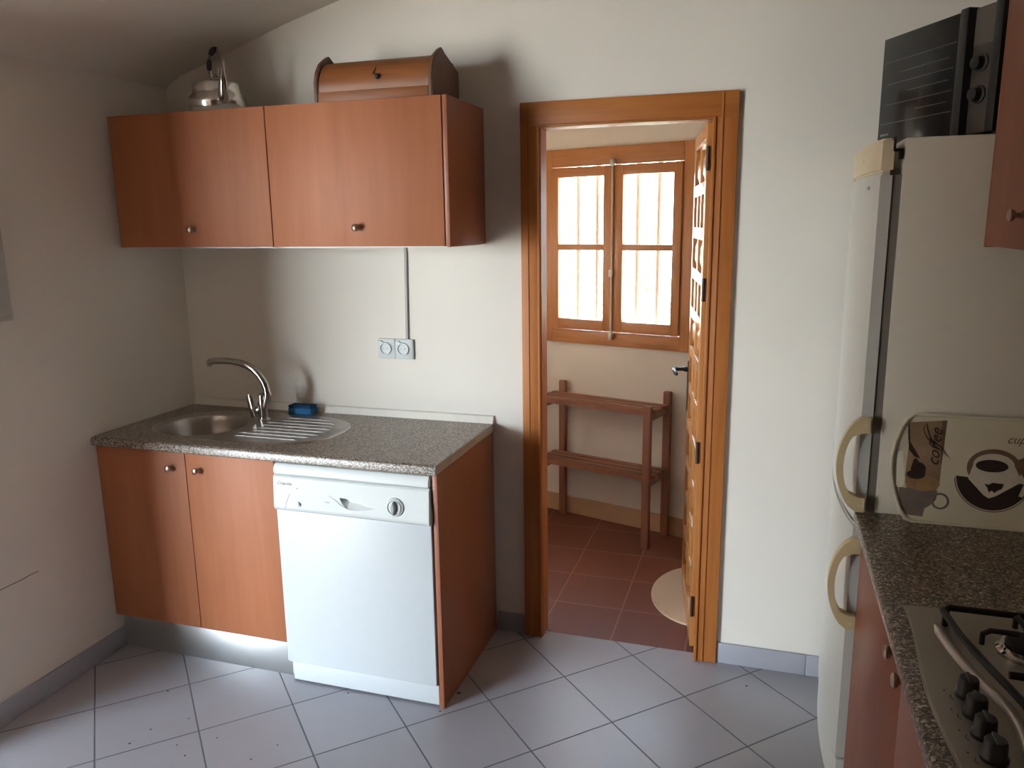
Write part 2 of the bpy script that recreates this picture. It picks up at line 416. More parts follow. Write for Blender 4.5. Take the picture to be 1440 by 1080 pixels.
# ------------------------------------------------------------------ back room
struct(MB().box(.5, .035, -.06, 3.0, 2.2, 0).build('floor_back', M_TERRA))
A = Vector((1.257, 1.472, 0)); D = Vector((.9568, -.2907, 0)); NN = Vector((.2907, .9568, 0))   # wall line, outward normal
def fw(s, off, z): return A + D * s - NN * off + Vector((0, 0, z))      # s along wall, off into the room
def fbox(m, s0, o0, z0, s1, o1, z1, bev=0.):
    return m.hexa([fw(s0, o1, z0), fw(s1, o1, z0), fw(s1, o0, z0), fw(s0, o0, z0), fw(s0, o1, z1), fw(s1, o1, z1), fw(s1, o0, z1), fw(s0, o0, z1)], bev)
WS0, WS1, WZ0, WZ1 = .03, .855, 1.085, 2.005
m = MB()
fbox(m, -.75, -.26, -.06, WS0, 0, 2.75); fbox(m, WS1, -.26, -.06, 1.75, 0, 2.75)
fbox(m, WS0, -.26, -.06, WS1, 0, WZ0); fbox(m, WS0, -.26, WZ1, WS1, 0, 2.75)
struct(m.build('wall_far', M_FARWALL))
m = MB(); m.box(.5, .06, -.06, .62, .40, 2.75); m.box(.5, .66, -.06, .62, 2.2, 2.75); m.box(.5, .40, 1.60, .62, .66, 2.75); m.box(.5, .40, -.06, .62, .66, 1.20)  # unseen opening added to bring more daylight into the back room
struct(m.build('wall_far_left', M_FARWALL))
struct(MB().box(2.86, .06, -.06, 3.0, 1.3, 2.75).build('wall_far_right', M_FARWALL))
struct(MB().box(.5, .06, 2.6, 3.0, 2.2, 2.75).build('ceiling_back', M_FARWALL))
m = MB(); fbox(m, -.7, 0, 0, 1.66, .012, .105, .003)
struct(m.build('baseboard_far', M_SKIRT2))
# wooden window with two sashes
w = bpy.data.objects.new('window_1', None); C.objects.link(w); w.location = fw(.4425, 0, 1.02); w.rotation_euler = (0, 0, math.atan2(D.y, D.x))
w['_org'] = [0., 0., 0.]; struct(w, 'two-sash brown wooden window with iron bars in the back room', 'window')
# local: x along wall, y outward, z up from 1.02
def wb(m, s0, y0, z0, s1, y1, z1, bev=.003): return m.box(s0 - .4425, y0, z0 - 1.02, s1 - .4425, y1, z1 - 1.02, bev)
m = MB(); wb(m, -.045, -.02, 1.022, .055, .015, 2.078); wb(m, .828, -.02, 1.022, .928, .015, 2.078)
wb(m, .03, 0, 1.085, .055, .10, 2.005, 0); wb(m, .828, 0, 1.085, .855, .10, 2.005, 0)
fr = m.build('window_frame', M_WIN, w)
m = MB(); wb(m, .055, -.021, 1.986, .828, .015, 2.078); wb(m, .055, -.021, 1.022, .828, .015, 1.098)
m.build('window_rail', M_WINX, fr)
for (a, b) in ((.058, .441), (.444, .826)):
    m = MB(); ga, gb = (.104, .384) if a < .2 else (.499, .780)
    wb(m, a, -.032, 1.102, ga, .012, 1.982); wb(m, gb, -.032, 1.102, b, .012, 1.982)
    sa = m.build('sash', M_WIN, w)
    m = MB(); wb(m, ga, -.031, 1.102, gb, .011, 1.160); wb(m, ga, -.031, 1.930, gb, .011, 1.982); wb(m, ga, -.028, 1.540, gb, .010, 1.572)
    m.build('sash_rail', M_WINX, sa)
    m = MB(); wb(m, ga - .004, -.012, 1.155, gb + .004, -.008, 1.935, 0); m.build('pane', M_GLASS, sa)
m = MB(); m.tube([(0, -.040, .045), (0, -.040, .985)], .006, 10); m.box(-.012, -.052, .04, .012, -.03, .075, .003); m.box(-.012, -.052, .955, .012, -.03, .99, .003); m.box(-.010, -.06, .38, .010, -.03, .42, .003)
m.build('espagnolette_rod', M_ROD, w)
# iron bars outside
gr = thing('window_grille', 'iron bars outside the back room window', 'window grille', fw(.44, -.20, 1.09), local=True, rot=(0, 0, math.atan2(D.y, D.x)))
for k in range(6):
    s_ = -.335 + k * .125
    MB().tube([(s_, 0, .0), (s_, 0, .92)], .015, 10).build('bar', M_BAR, gr)
MB().box(-.40, -.006, .455, .40, .006, .472, .001).build('crossbar', M_BAR, gr)

# ------------------------------------------------------------------ outdoors
struct(MB().box(-30, -30, -.4, 30, 30, -.2).build('ground', M_GROUND))
def shrub(name, c, r, h, n, label):
    m = MB(); rnd = random.Random(int(c[0] * 100))
    for i in range(n):
        q, t, rr = rnd.uniform(0, 2*PI), rnd.random(), math.sqrt(rnd.random())
        p = Vector((c[0] + r * rr * math.cos(q) * (1 - .4 * t), c[1] + r * rr * math.sin(q) * (1 - .4 * t), -.15 + h * t))
        a = Vector((rnd.gauss(0, 1), rnd.gauss(0, 1), rnd.gauss(0, 1))).normalized(); b = a.orthogonal().normalized()
        l = rnd.uniform(.03, .07); m._add([p, p + a * l + b * l * .35, p + a * 2 * l, p + a * l - b * l * .35], [(0, 1, 2, 3)])
    for i in range(7):
        q = i * .9; m.tube([(c[0], c[1], -.2), (c[0] + r*.5*math.cos(q), c[1] + r*.5*math.sin(q), h * .8)], [.014, .004], 6)
    return tag(m.build(name, M_LEAFG, weld=False, org=(c[0], c[1], -.2), smooth=False), label, 'shrub')
shrub('garden_shrub', (1.35, 5.6), .9, 1.25, 2600, 'hazy green shrub seen through the lower left window panes')
shrub('garden_shrub', (3.05, 6.1), .8, 1.1, 2200, 'hazy green shrub seen through the lower right window pane')

# ------------------------------------------------------------------ wooden shoe rack (wall frame)
rk = thing('shelf_rack', 'dark wooden two-shelf slatted rack beneath the back room window', 'shelf rack', fw(.44, .14, 0))
for s_, o_, zt in ((.138, .035, .803), (.782, .035, .808), (.130, .255, .760), (.770, .255, .768)):
    m = MB(); fbox(m, s_ - .020, o_ - .014, 0, s_ + .020, o_ + .014, zt, .002); m.build('post', M_RACK, rk)
for z in (.725, .375):
    for o_ in (.088, .143, .198):
        m = MB(); fbox(m, .098, o_ - .0195, z, .800, o_ + .0195, z + .021, .003); m.build('slat', M_RACKX, rk)
    m = MB(); fbox(m, .098, .226, z - .012, .752, .241, z + .020, .003); m.build('front_rail', M_RACKX, rk)
    for s_ in (.138, .776):
        m = MB(); fbox(m, s_ - .010, .048, z - .034, s_ + .010, .242, z, .002); m.build('bearer', M_RACK, rk)
# round-ended mat by the door
m = MB(); pts = [(2.245 + .226 * math.cos(q), .545 + .305 * math.sin(q), .001) for q in [2*PI*k/48 for k in range(48)]]
m.prism(pts, (0, 0, .007), .002, which='end')
tag(m.build('door_mat', M_MAT), 'oval cream mat on terracotta floor under the open door', 'mat')

# ------------------------------------------------------------------ helpers for knobs
def knob(parent, c, axis, r=.0135):
    m = MB(); m.lathe([(.0095, 0), (.0095, .002), (.0055, .005), (.0055, .012), (r*.8, .0145), (r, .019), (r*.96, .023), (r*.7, .026), (0, .0275)], c, axis, 20)
    return m.build('knob', M_NICKEL, parent)

# ------------------------------------------------------------------ base run on the left
H = .902
bc = thing('base_cabinet', 'cherry sink base cabinet with two doors left of dishwasher', 'cabinet', (.41, -.30, 0))
m = MB(); m.box(.006, -.566, .15, .022, -.02, .865); m.box(.786, -.566, .15, .802, -.02, .865); m.box(.022, -.566, .15, .786, -.02, .166)
m.box(.022, -.03, .166, .786, -.02, .865); m.box(.022, -.566, .82, .786, -.54, .865)
m.build('carcass', M_WHITE, bc)
for x0, x1, kx in ((.004, .4165, .352), (.4195, .803, .475)):
    d = MB().box(x0, -.586, .153, x1, -.568, .868, .0015).build('door', M_CHERRY, bc)
    knob(d, (kx, -.586, .803), (0, -1, 0))
MB().box(.0105, -.556, .0, .806, -.545, .146, .001).build('plinth', M_ALU, bc)['label'] = 'brushed metal kickboard'
ep = MB().box(1.4225, -.592, 0, 1.4400, -.012, .867, .001).build('end_panel', M_CHERRY_SHADE)
tag(ep, 'shade-darkened cherry end panel closing the right side of the dishwasher', 'panel')
# worktop (with a cut-out under the sink)
wt = thing('worktop', 'grey speckled worktop carrying the sink, over cupboard and dishwasher', 'worktop', (.72, -.3, .868))
SC = Vector((.515, -.305)); SA, SB, SE = .412, .226, 2.7
def sup(a, b, q, e=SE):
    c, s_ = math.cos(q), math.sin(q)
    return (SC.x + a * math.copysign(abs(c) ** (2/e), c), SC.y + b * math.copysign(abs(s_) ** (2/e), s_))
bm = bmesh.new()
def loop(pts, z): return [bm.verts.new((x, y, z)) for x, y in pts]
ZB, ZTp = .8685, H
X0, X1, Y0, Y1 = .002, 1.4390, -.606, -.002
nn = 64; qs = [2*PI*(k + .5)/nn for k in range(nn)]
hole = [sup(SA - .012, SB - .012, q) for q in qs]
def toward(q):                                         # ray from the sink centre to the rectangle
    c, s_ = math.cos(q), math.sin(q); t = 1e9
    if c > 1e-9: t = min(t, (X1 - SC.x) / c)
    if c < -1e-9: t = min(t, (X0 - SC.x) / c)
    if s_ > 1e-9: t = min(t, (Y1 - SC.y) / s_)
    if s_ < -1e-9: t = min(t, (Y0 + .012 - SC.y) / s_)
    return (SC.x + c * t, SC.y + s_ * t)
aa = [math.atan2(Y1 - SC.y, X1 - SC.x), math.atan2(Y1 - SC.y, X0 - SC.x), math.atan2(Y0 + .012 - SC.y, X0 - SC.x) + 2*PI, math.atan2(Y0 + .012 - SC.y, X1 - SC.x) + 2*PI]
for a_ in aa:                                          # snap nearest sample to each corner
    k = min(range(nn), key=lambda i: abs((qs[i] - a_ + PI) % (2*PI) - PI)); qs[k] = a_ % (2*PI)
qs.sort(); hole = [sup(SA - .012, SB - .012, q) for q in qs]; outer = [toward(q) for q in qs]
ht, ot, hb_, ob_ = loop(hole, ZTp), loop(outer, ZTp), loop(hole, ZB), loop(outer, ZB)
for k in range(nn):
    j = (k + 1) % nn
    bm.faces.new((ht[k], ht[j], ot[j], ot[k])[::-1]); bm.faces.new((hb_[k], hb_[j], ob_[j], ob_[k]))
    bm.faces.new((ht[k], ht[j], hb_[j], hb_[k])); bm.faces.new((ot[k], ot[j], ob_[j], ob_[k]))
m = MB(); m.bm.free(); m.bm = bm
prof = [(Y0 + .012, ZB), (Y0 + .003, ZB), (Y0, ZB + .004), (Y0, ZTp - .010), (Y0 + .003, ZTp - .004), (Y0 + .012, ZTp)]   # rounded front nose
m.prism([(X0, y, z) for y, z in prof], (X1 - X0, 0, 0))
m.build('slab', M_GRANITE, wt)
MB().box(X1, -.604, ZB + .001, X1 + .0025, -.004, ZTp - .0005, .0005).build('edge_strip', M_EDGE, wt)
m = MB(); m.prism([(.004, -.001, H), (.004, -.020, H), (.004, -.018, H + .006), (.004, -.010, H + .027), (.004, -.001, H + .031)], (1.437, 0, 0))
m.build('wall_trim', M_TRIM, wt)['label'] = 'cream plastic upstand strip'
# sink
sk = thing('sink', 'oval stainless sink with round bowl and ribbed drainer', 'sink', (.515, -.305, H))
bowl = Vector((.315, -.335)); BR = .168
bm = bmesh.new(); nb = 64
def ring(fn, z): return [bm.verts.new((*fn(2*PI*k/nb), z)) for k in range(nb)]
# rim ring matched to a circle about the bowl: polar rays from the bowl centre to the sink outline
def ray_out(a, b, q):
    d = Vector((math.cos(q), math.sin(q))); lo, hi = 0., 1.2
    for _ in range(40):
        t = (lo + hi) / 2; p = bowl + d * t
        if (abs((p.x - SC.x) / a) ** SE + abs((p.y - SC.y) / b) ** SE) < 1: lo = t
        else: hi = t
    return tuple(bowl + d * lo)
circ = lambda r: (lambda q: (bowl.x + r * math.cos(q), bowl.y + r * math.sin(q)))
rs = [ring(lambda q: ray_out(SA, SB, q), H + .0005), ring(lambda q: ray_out(SA - .002, SB - .002, q), H + .0035),
      ring(lambda q: ray_out(SA - .008, SB - .008, q), H + .0045), ring(lambda q: ray_out(SA - .013, SB - .013, q), H + .0025),
      ring(circ(BR + .010), H + .002), ring(circ(BR + .004), H + .0015), ring(circ(BR), H - .004), ring(circ(BR - .004), H - .03),
      ring(circ(BR - .012), H - .115), ring(circ(BR - .03), H - .135), ring(circ(BR - .06), H - .142), ring(circ(.045), H - .145), ring(circ(.04), H - .149), ring(circ(.02), H - .150)]
for a_, b_ in zip(rs, rs[1:]):
    for k in range(nb): bm.faces.new((a_[k], a_[(k+1) % nb], b_[(k+1) % nb], b_[k]))
bm.faces.new(rs[-1])
m = MB(); m.bm.free(); m.bm = bm
m.build('basin', M_STEEL, sk, angle=50)
m = MB()
for k in range(8):
    y = -.150 - k * .042; xa = .525 + .02 * abs(math.sin(k)) + (.02 if y < -.25 and y > -.4 else 0); xb = .86 - .10 * abs((y + .305) / .19) ** 2.4
    if k < 2: xa = .585
    m.tube([(xa, y, H - .0005), (xa + .02, y, H + .0008), (xb - .02, y, H + .0008), (xb, y, H - .0005)], .0052, 10)
m.build('drainer', M_RIB, sk, weld=False)['label'] = 'ribs of the drainer'
# mixer tap
fa = thing('kitchen_faucet', 'chrome mixer faucet with long curved spout behind the bowl', 'faucet', (.503, -.205, H + .0025))
m = MB(); m.lathe([(.026, 0), (.026, .004), (.0225, .008), (.0215, .05), (.0225, .085), (.020, .105), (.012, .112)], (.505, -.205, H + .003), (0, 0, 1), 24)
m.build('faucet_body', M_CHROME, fa)
P = [(.523, -.205, .985), (.531, -.205, 1.015), (.528, -.206, 1.040), (.517, -.207, 1.070), (.499, -.209, 1.096), (.476, -.210, 1.117), (.447, -.211, 1.132), (.412, -.212, 1.142), (.372, -.213, 1.147), (.330, -.214, 1.147), (.290, -.215, 1.144), (.268, -.216, 1.140)]
m = MB(); m.tube([(.512, -.205, .962)] + P, [.018, .0175, .0165, .0155] + [.015] * 4 + [.014] * 4 + [.013], 16)
m.tube([(.2685, -.216, 1.146), (.266, -.216, 1.122)], [.0125, .0115], 14)
m.build('spout', M_CHROME, fa)
m = MB(); m.tube([(.494, -.208, .955), (.479, -.212, .945), (.470, -.218, .938)], [.016, .014, .013], 12)
m.tube([(.473, -.224, .918), (.468, -.224, .945), (.459, -.224, .985), (.452, -.222, 1.012)], [.013, .016, .0145, .011], 12, flat=.6)
m.build('lever', M_CHROME, fa)
# sponge
sp = thing('sponge', 'small blue sponge by the wall strip behind the drainer', 'sponge', (.60, -.062, H))
MB().box(.540, -.085, H + .001, .652, -.030, H + .030, .006).build('sponge_pad', M_SPONGE, sp)
MB().box(.541, -.084, H + .030, .651, -.031, H + .040, .004).build('scouring_layer', plain('navy_scourer', (.008, .05, .13), rough=.95, bump=.8), sp)

# ------------------------------------------------------------------ dishwasher
dw = thing('dishwasher', 'white front-loading dishwasher under the worktop', 'dishwasher', (1.115, -.3, 0))
DA, DB = .8085, 1.4175
MB().box(.812, -.572, .02, 1.414, -.03, .862).build('body', M_DW, dw)
MB().box(.826, -.588, .008, 1.419, -.5725, .0845, .002).build('plinth', M_DW, dw)
m = MB(); m.box(DA + .003, -.600, .086, DB - .001, -.574, .688, .004)
door = m.build('door', M_DW, dw)
MB().box(DA + .001, -.590, .086, DA + .0032, -.574, .688).build('door_edge_trim', M_GREYP, door)
# control panel: a profile extruded along x with rounded ends
def scoop(x, z):                                        # pressed-in grip in the panel front
    u = (x - 1.079) / .135
    if u <= 0 or u >= 1: return 0.
    zt = .759 - .006 * u - .022 * max(0, u - .5) / .5
    zb = .757 - .036 * min(1, u / .20) ** .6 + .010 * max(0, u - .45) / .55
    if z <= zb or z >= zt or zt - zb < .002: return 0.
    v = (z - zb) / (zt - zb)
    d = .027 * (1 - u) ** .8 * min(1, u / .10)
    return d * min(1, v / .55) ** 1.3 * min(1, (1 - v) / .10)
zs = [(.690, -.5745), (.690, -.604), (.692, -.608), (.697, -.611)] + [(.706 + .104 * k / 60, -.613 + .104 * k / 60 * (.007 / .094)) for k in range(61)] + [(.8145, -.6038), (.819, -.598), (.819, -.5745)]
xs_ = [DA, DA + .0006, DA + .003] + [DA + .006 + (DB - DA - .012) * k / 240 for k in range(241)] + [DB - .003, DB - .0006, DB]
def ins(x): return .005 * max(0, 1 - min(x - DA, DB - x) / .004) ** 2
g = [[(x, min(-.5745, y + ins(x) + (scoop(x, z) if 3 < k < 66 else 0)), z) for k, (z, y) in enumerate(zs)] for x in xs_]
m = MB(); m.surf(g)
ncol = len(zs)
m._add(g[0], [tuple(range(ncol))]); m._add(g[-1], [tuple(range(ncol))[::-1]])
cp = m.build('control_panel', M_DW2, dw)
prof = [(-.56, .823), (-.600, .823), (-.604, .828), (-.602, .846), (-.592, .860), (-.574, .866), (-.56, .866)]
m = MB(); m.prism([(DA + .002, y, z) for y, z in prof], (DB - DA - .004, 0, 0), .004)
m.build('lid', M_DW2, dw)
MB().box(DA + .006, -.597, .8185, DB - .006, -.574, .8235).build('lid_gap', M_GREYP, dw)
def cpy(z): return -.613 + (z - .706) * (.007 / .094)          # face of the control panel
# dial
m = MB(); m.lathe([(.0335, -.004), (.0335, .002), (.031, .006), (.029, .0065), (.026, .010), (.024, .012), (.022, .008), (0, .008)], (1.290, cpy(.747), .747), (0, -1, .07), 32)
dl = m.build('dial', M_DW2, cp)
m = MB(); m.prism([(1.290 + .0075 * math.sin(PI*t) * sg, cpy(.747) - .006, .747 + .0235 * c_) for t, sg, c_ in
    [(k/8, -1, 1 - 2*k/8) for k in range(9)] + [(1 - k/8, 1, -1 + 2*k/8) for k in range(1, 8)]], (0, -.016, 0), .002, which='end')
m.build('dial_grip', M_GREYP, dl)
# recessed handle: dark scoop with a swept lip
m = MB(); m.tube([(1.035, cpy(.764) - .001, .764), (1.060, cpy(.75) - .001, .750), (1.083, cpy(.733) - .0015, .733), (1.11, cpy(.722) - .002, .722), (1.15, cpy(.720) - .002, .720), (1.19, cpy(.727) - .002, .727), (1.215, cpy(.735) - .001, .735)], [.0006, .0010, .0014, .0018, .0020, .0016, .0005], 8)
m.build('handle_lip', M_DW2, cp)
m = MB(); m.lathe([(.0075, -.002), (.0075, .003), (.006, .005), (0, .0058)], (.912, cpy(.723), .723), (0, -1, .07), 20)
m.build('button', M_DW2, cp)
m = MB(); m.prism([(.9155 + .0055 * math.cos(q), cpy(.721) - .0054, .721 + .0075 * math.sin(q)) for q in [(-PI/2 + PI*k/10) for k in range(11)]], (0, -.0006, 0))
m.build('button_mark', M_GREYP, cp)
m = MB(); m.lathe([(.0021, 0), (.0021, .0006), (0, .0007)], (.909, cpy(.778), .778), (0, -1, .07), 12); m.build('indicator_lamp', M_INK, cp)
m = MB(); m.tube([(.858, cpy(.699) - .0004, .699), (.862, cpy(.72) - .0004, .720), (.871, cpy(.742) - .0004, .742), (.879, cpy(.756) - .0004, .756)], .0007, 6); m.build('engraved_curve', M_INKG, cp)
O = Vector(dw['_org'])
def dtext(name, body, size, x, z, mat, sh=.2):
    y = cpy(z) - .0006
    return text_obj(name, body, mat, cp, size, Matrix.Translation(-O) @ frame_mat((x, y, z), (1, 0, -.004), (0, .075, 1)), .0002, sh)
dtext('lettering', 'Crayons', .0175, .827, .787, M_INK, .25)
dtext('lettering', 'Aqua', .010, 1.018, .737, M_INKG, .3)
dtext('lettering', '..........', .007, 1.035, .726, M_INKG)
dtext('lettering', '.  .  .  .  .', .014, 1.075, .766, M_INKG, 0)

# ------------------------------------------------------------------ wall cabinets on the left
ZB_, ZT_ = 1.612, 2.108
for i, (x0, x1, lab, kx) in enumerate(((.020, .7175, 'cherry wall cabinet beside the left wall, beneath the kettle', .367), (.7205, 1.4205, 'cherry wall cabinet nearest the doorway, beneath the bread bin', 1.069))):
    wc = thing('wall_cabinet', lab, 'cabinet', ((x0 + x1) / 2, -.18, ZB_), 'cherry wall cabinets above the sink')
    xe = x1 - (.018 if i else 0)
    m = MB(); m.box(x0 + .001, -.342, ZB_ - .003, xe - .001, -.002, ZB_ + .013); m.box(x0 + .001, -.342, ZT_ - .016, xe - .001, -.002, ZT_)
    m.box(x0 + .001, -.342, ZB_, x0 + .017, -.002, ZT_); m.box(xe - .017, -.342, ZB_, xe - .001, -.002, ZT_); m.box(x0 + .01, -.010, ZB_, xe - .01, -.002, ZT_)
    m.build('carcass', M_WHITE, wc)
    d = MB().box(x0, -.364, ZB_ + .002, xe - .001 - (.0025 if i else 0), -.345, ZT_, .0015).build('door', M_CHERRY, wc)
    knob(d, (kx, -.364, 1.680), (0, -1, 0))
    if i: MB().box(x1 - .0165, -.3645, ZB_, x1, -.001, ZT_, .001).build('end_panel', M_CHERRY_SHADE, wc)

# kettle on the cabinet
kt = thing('kettle', 'chrome stovetop kettle with tall handle on left wall cabinet', 'kettle', (.405, -.20, ZT_))
KC = (.405, -.200, ZT_)
m = MB(); m.lathe([(.085, 0), (.097, .008), (.106, .03), (.108, .05), (.104, .068), (.094, .078), (.090, .083), (.090, .110), (.086, .118), (.055, .128), (.03, .132), (.0, .133)], KC, (0, 0, 1), 40)
m.build('kettle_body', M_KETTLE, kt)
m = MB(); m.lathe([(.030, .130), (.028, .138), (.014, .142), (.010, .150), (.014, .158), (.012, .166), (0, .169)], KC, (0, 0, 1), 24)
m.build('lid_knob', M_CHROME, kt)
m = MB()
import itertools
sx, sy = .74, -.67                                     # spout points towards the viewer's right
m.tube([(KC[0] + .075*sx, KC[1] + .075*sy, ZT_ + .04), (KC[0] + .105*sx, KC[1] + .105*sy, ZT_ + .055), (KC[0] + .125*sx, KC[1] + .125*sy, ZT_ + .10), (KC[0] + .130*sx, KC[1] + .130*sy, ZT_ + .150)], [.022, .020, .015, .011], 14)
m.build('kettle_spout', M_CHROME, kt)
def hpx(t):                                            # arched carrying handle
    q = PI * t
    return (KC[0] + .004 + .040 * math.cos(q), KC[1] - .010 * math.cos(q), ZT_ + .160 + .084 * math.sin(q) ** .8)
m = MB(); m.tube([(KC[0] + .044, KC[1] - .010, ZT_ + .118)] + [hpx(k / 14) for k in range(15)] + [(KC[0] - .036, KC[1] + .010, ZT_ + .118)], .0068, 10, flat=.8)
hn = m.build('kettle_handle', M_CHROME, kt)
m = MB(); m.tube([hpx(.42 + k * .06) for k in range(6)], [.009, .011, .0115, .0115, .011, .009], 12); m.build('handle_grip', M_BLACK, hn)
m = MB(); m.tube([hpx(.82 + k * .05) for k in range(4)], [.008, .010, .010, .008], 12); m.build('handle_grip', M_BLACK, hn)

# bread bin on the cabinet
BX0, BX1, BY0, BY1 = .895, 1.350, -.315, -.065
bb = thing('bread_bin', 'wooden bread bin with curved roll front on right wall cabinet', 'bread bin', (1.12, -.19, ZT_))
def side(x0, x1, e):
    pr_ = [(BY0 - e*0, 0), (BY0, .075), (BY0 + .012, .112), (BY0 + .035, .143), (BY0 + .072, .166), (BY0 + .098, .178), (BY0 + .120, .166), (BY1, .120), (BY1, 0)]
    return MB().prism([(x0, y, ZT_ + .001 + z) for y, z in pr_], (x1 - x0, 0, 0), .003)
side(BX0, BX0 + .016, 0).build('side_panel', M_BIND, bb); side(BX1 - .016, BX1, 0).build('side_panel', M_BIND, bb)
pr_ = [(BY0 + .006, .046), (BY0 + .008, .078), (BY0 + .020, .108), (BY0 + .043, .135), (BY0 + .075, .150), (BY1 - .01, .150), (BY1 - .01, .02), (BY0 + .02, .02)]
m = MB(); m.prism([(BX0 + .016, y, ZT_ + z) for y, z in pr_], (BX1 - BX0 - .032, 0, 0))
rl = m.build('roll_front', M_BIN, bb, angle=60)
m = MB(); m.box(BX0 + .016, BY0 + .002, ZT_ + .001, BX1 - .016, BY1 - .01, ZT_ + .041, .002); m.build('base_board', M_BIN, bb)
m = MB(); m.lathe([(.010, 0), (.009, .010), (.007, .014), (0, .015)], (1.143, BY0 + .012, ZT_ + .082), (0, -1, .1), 16); m.build('knob', M_BLACK, rl)
m = MB(); m.tube([(1.125, BY0 + .0105, ZT_ + .092), (1.129, BY0 + .018, ZT_ + .108), (1.131, BY0 + .028, ZT_ + .120)], [.004, .0025, .0008], 8); m.build('wood_knot', M_BIND, rl)

# ------------------------------------------------------------------ wall fittings
so = thing('wall_socket', 'double white power socket on the wall above the worktop', 'socket', (1.02, 0, 1.147))
for x0, x1 in ((.943, 1.0195), (1.0205, 1.098)):
    xc, zc_ = (x0 + x1) / 2 - .004, 1.190
    m = MB(); m.box(x0, -.011, 1.148, x1, -.0005, 1.231, .003)
    pl = m.build('frame', M_DW2, so)
    m = MB(); m.lathe([(.027, .001), (.027, .006), (.024, .007), (.0205, .006), (.0195, -.002), (0, -.002)], (xc, -.011, zc_), (0, -1, 0), 28); f_ = m.build('socket_ring', M_DW2, pl)
    m = MB(); m.lathe([(.0195, 0), (.0195, .0012), (0, .0012)], (xc, -.0095, zc_), (0, -1, 0), 24); m.build('socket_well', plain('socket_grey', (.40, .39, .36), rough=.6), f_)
    m = MB(); [m.lathe([(.0028, 0), (.0028, .001), (0, .001)], (xc + q, -.0110, zc_), (0, -1, 0), 10) for q in (-.0095, .0095)]; m.build('pin_holes', M_INK, f_)
    m = MB(); m.tube([(x0 + .004, -.014, 1.222), (x0 + .018, -.016, 1.222), (x0 + .027, -.016, 1.214)], .0035, 8); m.build('flap_hinge', M_DW2, pl)
m = MB(); m.box(1.0985, -.009, 1.149, 1.1015, -.0005, 1.230); m.build('side_seam', M_GREYP, so)
m = MB(); m.prism([(1.0755, -.0005, 1.605), (1.0870, -.0005, 1.605), (1.0800, -.0005, 1.2315), (1.0685, -.0005, 1.2315)], (0, -.009, 0), .0015)
tag(m.build('cable_trunking', M_CONDUIT), 'narrow shade-greyed white cable trunking running up the wall from the socket', 'cable duct')
fb = thing('fuse_box', 'flat grey fuse box cover on the left wall', 'fuse box', (0, -1.08, 1.385))
MB().box(.0005, -1.30, 1.386, .012, -.868, 1.86, .004).build('back_frame', M_PANELG, fb)
MB().box(.012, -1.285, 1.400, .022, -.876, 1.845, .004).build('cover', M_PANELG, fb)

# ------------------------------------------------------------------ fridge
FX = 2.765; FY0, FY1 = -.667, -.045
fg = thing('fridge_freezer', 'tall cream fridge freezer standing against the right wall', 'fridge', (FX, FY0, .0), local=True)
def fy(y): return y - FY0
W_ = FY1 - FY0
MB().box(0, 0, .03, .555, W_, 1.884, .006).build('body', M_FRIDGE, fg)
for yy in (.06, W_ - .06):
    for xx in (.05, .50): MB().lathe([(.018, 0), (.018, .032)], (xx, yy, .0), (0, 0, 1), 14).build('foot', M_BLACK, fg)
def doorpts(z, e=0.):
    n = 18; pts = [(-.022, e, z), (-.022, W_ - e, z)]
    for k in range(n + 1):
        t = 1 - k / n; pts.append((-.050 + e - .024 * (1 - (2*t - 1) ** 2) ** .8, e + (W_ - 2 * e) * t, z))
    return pts
def fdoor(name_lab, z0, z1, mat=M_FDOOR):
    m = MB(); m.prism(doorpts(z0), (0, 0, z1 - z0), .006); d = m.build('door', mat, fg, angle=40); d['label'] = name_lab; return d
du_ = fdoor('upper fridge door', .872, 1.80); dl_ = fdoor('lower freezer door', .132, .862)
m = MB(); m.prism(doorpts(1.801), (0, 0, .083), .006); cap = m.build('door_cap', M_YCAP, du_, angle=40); cap['label'] = 'yellowed cap of the upper door'
m = MB(); m.prism(doorpts(.0005, .004), (0, 0, .128), .003); m.build('kick_plate', M_FDOOR, fg, angle=40)
m = MB(); m.box(-.022, .004, .135, 0, W_ - .004, 1.795); m.build('gasket', M_GASKET, fg)
m = MB(); m.box(-.0255, -.003, 1.856, -.0195, .02, 1.886); m.box(-.0255, -.003, 1.852, -.004, .02, 1.858); m.box(-.010, -.003, 1.832, -.003, .02, 1.858); m.build('hinge', M_BLACK, fg)
m = MB(); m.box(-.0665, .085, 1.762, -.060, .122, 1.771, .001); m.build('badge', M_INKG, du_)
m = MB(); m.lathe([(.005, -.012), (.005, .001)], (-.0705, .20, 1.842), (-1, 0, 0), 12); m.build('screw_hole', M_BIND, cap)
